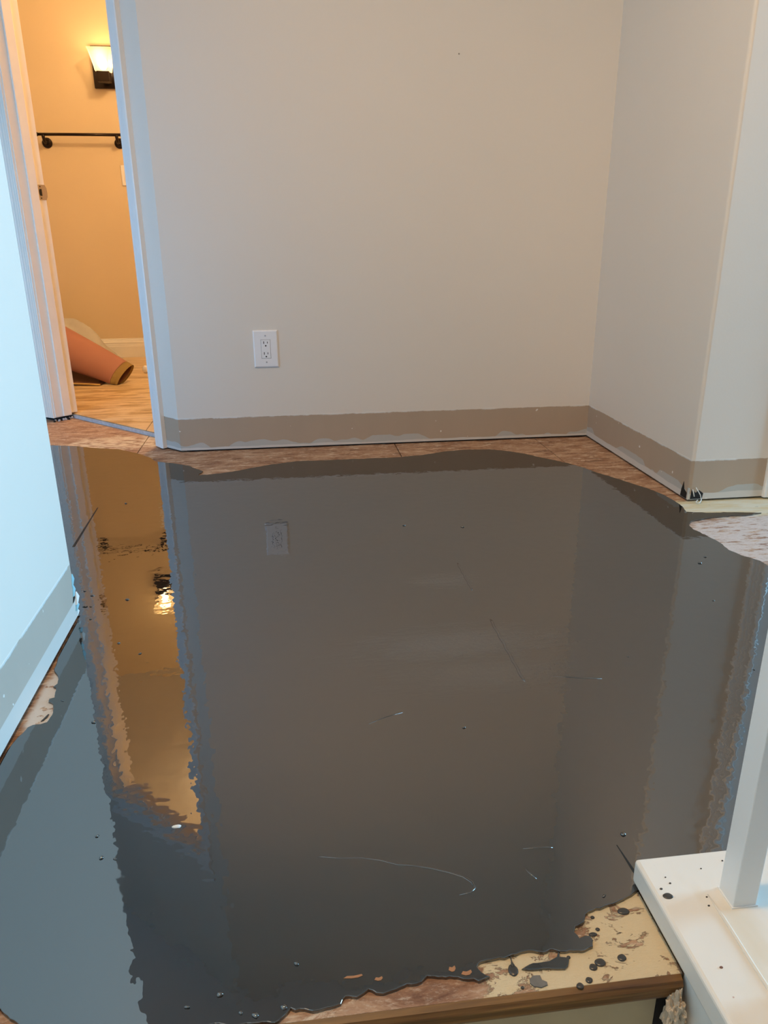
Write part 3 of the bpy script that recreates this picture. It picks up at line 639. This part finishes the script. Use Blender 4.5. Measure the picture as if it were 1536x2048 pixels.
# ---- bathroom: towel bar
tb = empty('towel_bar', (-1.2, 5.3, 1.36)); tb.location = (0, 0, 0)
tag(tb, 'thin dark bronze towel bar on round wall brackets', 'towel bar')
BZ, BY = 1.362, 5.228
tube('bar', [(-1.438, BY, BZ), (-.945, BY, BZ)], .0085, M['bronze'], tb, 14)
for x in (-1.402, -.975):
    b = bmesh.new()
    bm_tube(b, [(x, 5.2995, BZ - .040), (x, 5.296, BZ - .040), (x, 5.290, BZ - .040), (x, 5.287, BZ - .040)], [.030, .030, .027, .020], 24)
    bk = from_bm('bracket', b, M['bronze'], tb, True)
    tube('arm', [(x, 5.288, BZ - .040), (x, 5.262, BZ - .040), (x, 5.242, BZ - .034), (x, 5.231, BZ - .018), (x, BY, BZ)], [.012, .010, .0085, .009, .011], M['bronze'], bk, 12)
b = bmesh.new(); bmesh.ops.create_uvsphere(b, u_segments=14, v_segments=8, radius=.012); bmesh.ops.translate(b, verts=b.verts, vec=(-1.438, BY, BZ)); from_bm('finial', b, M['bronze'], tb, True)

# ---- bathroom: sconces (their bulbs light the room)
def sconce(SX, label):
    SY = 5.195
    sc = empty('wall_sconce'); tag(sc, label, 'sconce')
    box('backplate', (SX - .078, 5.278, 1.618), (SX + .078, 5.2995, 1.842), M['bronze'], sc, .003)
    box('arm', (SX - .014, SY + .006, 1.640), (SX + .014, 5.277, 1.662), M['bronze'], sc, .002)
    box('cup_holder', (SX - .036, SY - .034, 1.636), (SX + .036, SY + .034, 1.690), M['bronze'], sc, .003)
    rows = []
    for z, e in ((1.690, .038), (1.692, .043), (1.715, .047), (1.74, .0525), (1.765, .059), (1.79, .0655), (1.806, .071)):
        c_ = .010
        rows.append([(SX + sx, SY + sy, z) for sx, sy in ((-e + c_, -e), (e - c_, -e), (e, -e + c_), (e, e - c_), (e - c_, e), (-e + c_, e), (-e, e - c_), (-e, -e + c_))])
    grid_surf('glass_shade', rows, M['glass'], sc, False, .003, True)
    b = bmesh.new(); bmesh.ops.create_uvsphere(b, u_segments=18, v_segments=12, radius=.026)
    for v in b.verts: v.co.z *= 1.25
    bmesh.ops.translate(b, verts=b.verts, vec=(SX, SY, 1.733)); from_bm('bulb', b, M['bulb'], sc, True)
    point('sconce_bulb_light', (SX, SY - .005, 1.782), SCONCE_W, (1.0, 0.60, 0.22), .03)
sconce(-1.000, 'lit wall sconce with flared frosted glass cup on a black backplate')
sconce(-1.95, 'second lit sconce further along the bathroom wall, hidden by the door frame')

# ---- bathroom: switch plate
sw = box('switch_plate', (-.985, 5.2935, 1.083), (-.912, 5.2995, 1.200), M['plastic'], None, .002)
tag(sw, 'white wall switch plate half hidden behind the door casing', 'switch plate')
box('rocker', (-.965, 5.2905, 1.108), (-.932, 5.2936, 1.175), M['plastic'], sw, .001)

# ---- bathroom: rolled pink vinyl sheet
vr = empty('vinyl_roll', (-1.0, 4.3, ZF)); vr.location = (0, 0, 0)
tag(vr, 'loosely rolled sheet of pink vinyl flooring with a tan cut edge on the tile', 'vinyl roll')
A = Vector((-.893, 4.265, .0625)); Bv = Vector((-1.62, 4.62, .345))
ax = (Bv - A).normalized(); side = ax.cross(Vector((0, 0, 1))).normalized(); upv = side.cross(ax).normalized()
rows, rows2 = [], []
nT = 40
def sect(tt, inset=0.0):
    c_ = A.lerp(Bv, tt); wd = .076 + .050 * min(1, tt * 1.6) - inset; hd = .030 + .085 * min(1, tt * 1.35) - inset
    rr = []
    tilt = math.radians(38) * (1 - .5 * tt)
    for k in range(nT):
        a = k * math.tau / nT * 1.0
        p, q = wd * math.cos(a), hd * math.sin(a)
        p *= 1 + .06 * math.sin(2 * a + 3 * tt); pp = p * math.cos(tilt) - q * math.sin(tilt); qq = p * math.sin(tilt) + q * math.cos(tilt)
        v = c_ + side * pp + upv * qq
        v.z = max(v.z, ZF + .002)
        rr.append(v)
    return rr
ts = [i / 16 for i in range(17)]
grid_surf('roll', [sect(v) for v in [.052] + ts[1:]], M['pink'], vr, True, .004, True)
grid_surf('cut_edge', [sect(v) for v in (0, .02, .05)], M['edge'], vr, True, .004, True)
grid_surf('inner_wrap', [sect(v, .008) for v in (.012, .1, .3, .6)], M['pink_back'], vr, True, .0, True)
# loose tail of the sheet lying on the tile below the roll
rows = []
for i in range(13):
    f = i / 12; x = -1.02 - .55 * f; rr = []
    for k in range(9):
        gq = k / 8
        rr.append((x + .03 * gq * (1 - f) + .03 * gq, 4.215 + .03 * math.sin(f * 2.4) + .28 * gq, ZF + .004 + .010 * (1 - gq) * math.sin(min(1, f * 2) * 1.57) + .10 * gq ** 2 * (.2 + f)))
    rows.append(rr)
grid_surf('loose_tail', rows, M['pink_back'], vr, True, .005)
tube('tail_edge', [(-1.02 - .55 * i / 12, 4.213 + .03 * math.sin(i / 12 * 2.4), ZF + .0055 + .010 * math.sin(min(1, i / 6) * 1.57)) for i in range(13)], .0045, M['edge'], vr, 8)
# ---- bathroom: crumpled cloth behind the roll
rows = []
for i in range(29):
    f = i / 28; rr = []
    for k in range(25):
        gq = k / 24
        x = -1.95 + .86 * f; y = 4.81 + .44 * gq
        env = max(0, math.sin(math.pi * min(1, gq * 1.02))) ** .6 * (max(0, 1 - f ** 6)) ** .75 * min(1, .25 + 3 * f)
        hgt = .32 - .10 * max(0, (f - .55) / .45) ** 1.5
        z = env * (hgt + .05 * mnoise.noise(Vector((x * 5, y * 5, 1))) + .028 * math.sin(26 * (x * .8 + y * .6) + 3 * mnoise.noise(Vector((x * 4, y * 4, 3)))))
        rr.append((x + .03 * mnoise.noise(Vector((x * 7, y * 7, 9))), y, ZF + .002 + max(0, z)))
    rows.append(rr)
cl = grid_surf('cloth_heap', rows, M['cloth'], None, True, .004)
tag(cl, 'crumpled cream cloth heap behind the pink vinyl roll', 'cloth')
# ---- bathroom: small white cap on the tile
b = bmesh.new(); bmesh.ops.create_uvsphere(b, u_segments=18, v_segments=10, radius=.021)
for v in b.verts: v.co.x *= .9; v.co.y *= .8; v.co.z = v.co.z * 1.1 + .0225
bmesh.ops.translate(b, verts=b.verts, vec=(-.845, 4.60, ZF)); tag(from_bm('white_cap', b, M['plastic'], None, True), 'small white rounded cap on the tile beside the door casing', 'cap')

# ---- landing ceiling lamp above the stairs (outside the picture)
def ceiling_lamp(x, y, label, power, col, CEIL=CEIL, spot_cone=False):
    lp = empty('ceiling_lamp'); tag(lp, label, 'lamp')
    b = bmesh.new(); bm_tube(b, [(x, y, CEIL - .001), (x, y, CEIL - .02)], .15, 28); from_bm('base', b, M['bronze'], lp)
    b = bmesh.new(); bmesh.ops.create_uvsphere(b, u_segments=24, v_segments=12, radius=.135)
    for v in b.verts: v.co.z = min(v.co.z, 0) * .6
    bmesh.ops.translate(b, verts=b.verts, vec=(x, y, CEIL - .021)); from_bm('dome', b, M['dome'], lp, True)
    lo = point('ceiling_lamp_light', (x, y, CEIL - .17), power, col, .06)
    if spot_cone:                                     # no rim: spot cone added to darken the upper walls
        lo.data.type = 'SPOT'; sp = D.lights[lo.data.name]; sp.spot_size = math.radians(166); sp.spot_blend = 0.65; sp.shadow_soft_size = .06
ceiling_lamp(*LAMP, 'round warm ceiling lamp above the stair landing', LAMP_W, (1.0, 0.575, 0.225), CEIL, True)
ceiling_lamp(-.22, 3.95, 'round warm ceiling lamp inside the bathroom', BATH_W, (1.0, 0.62, 0.28), 2.44)
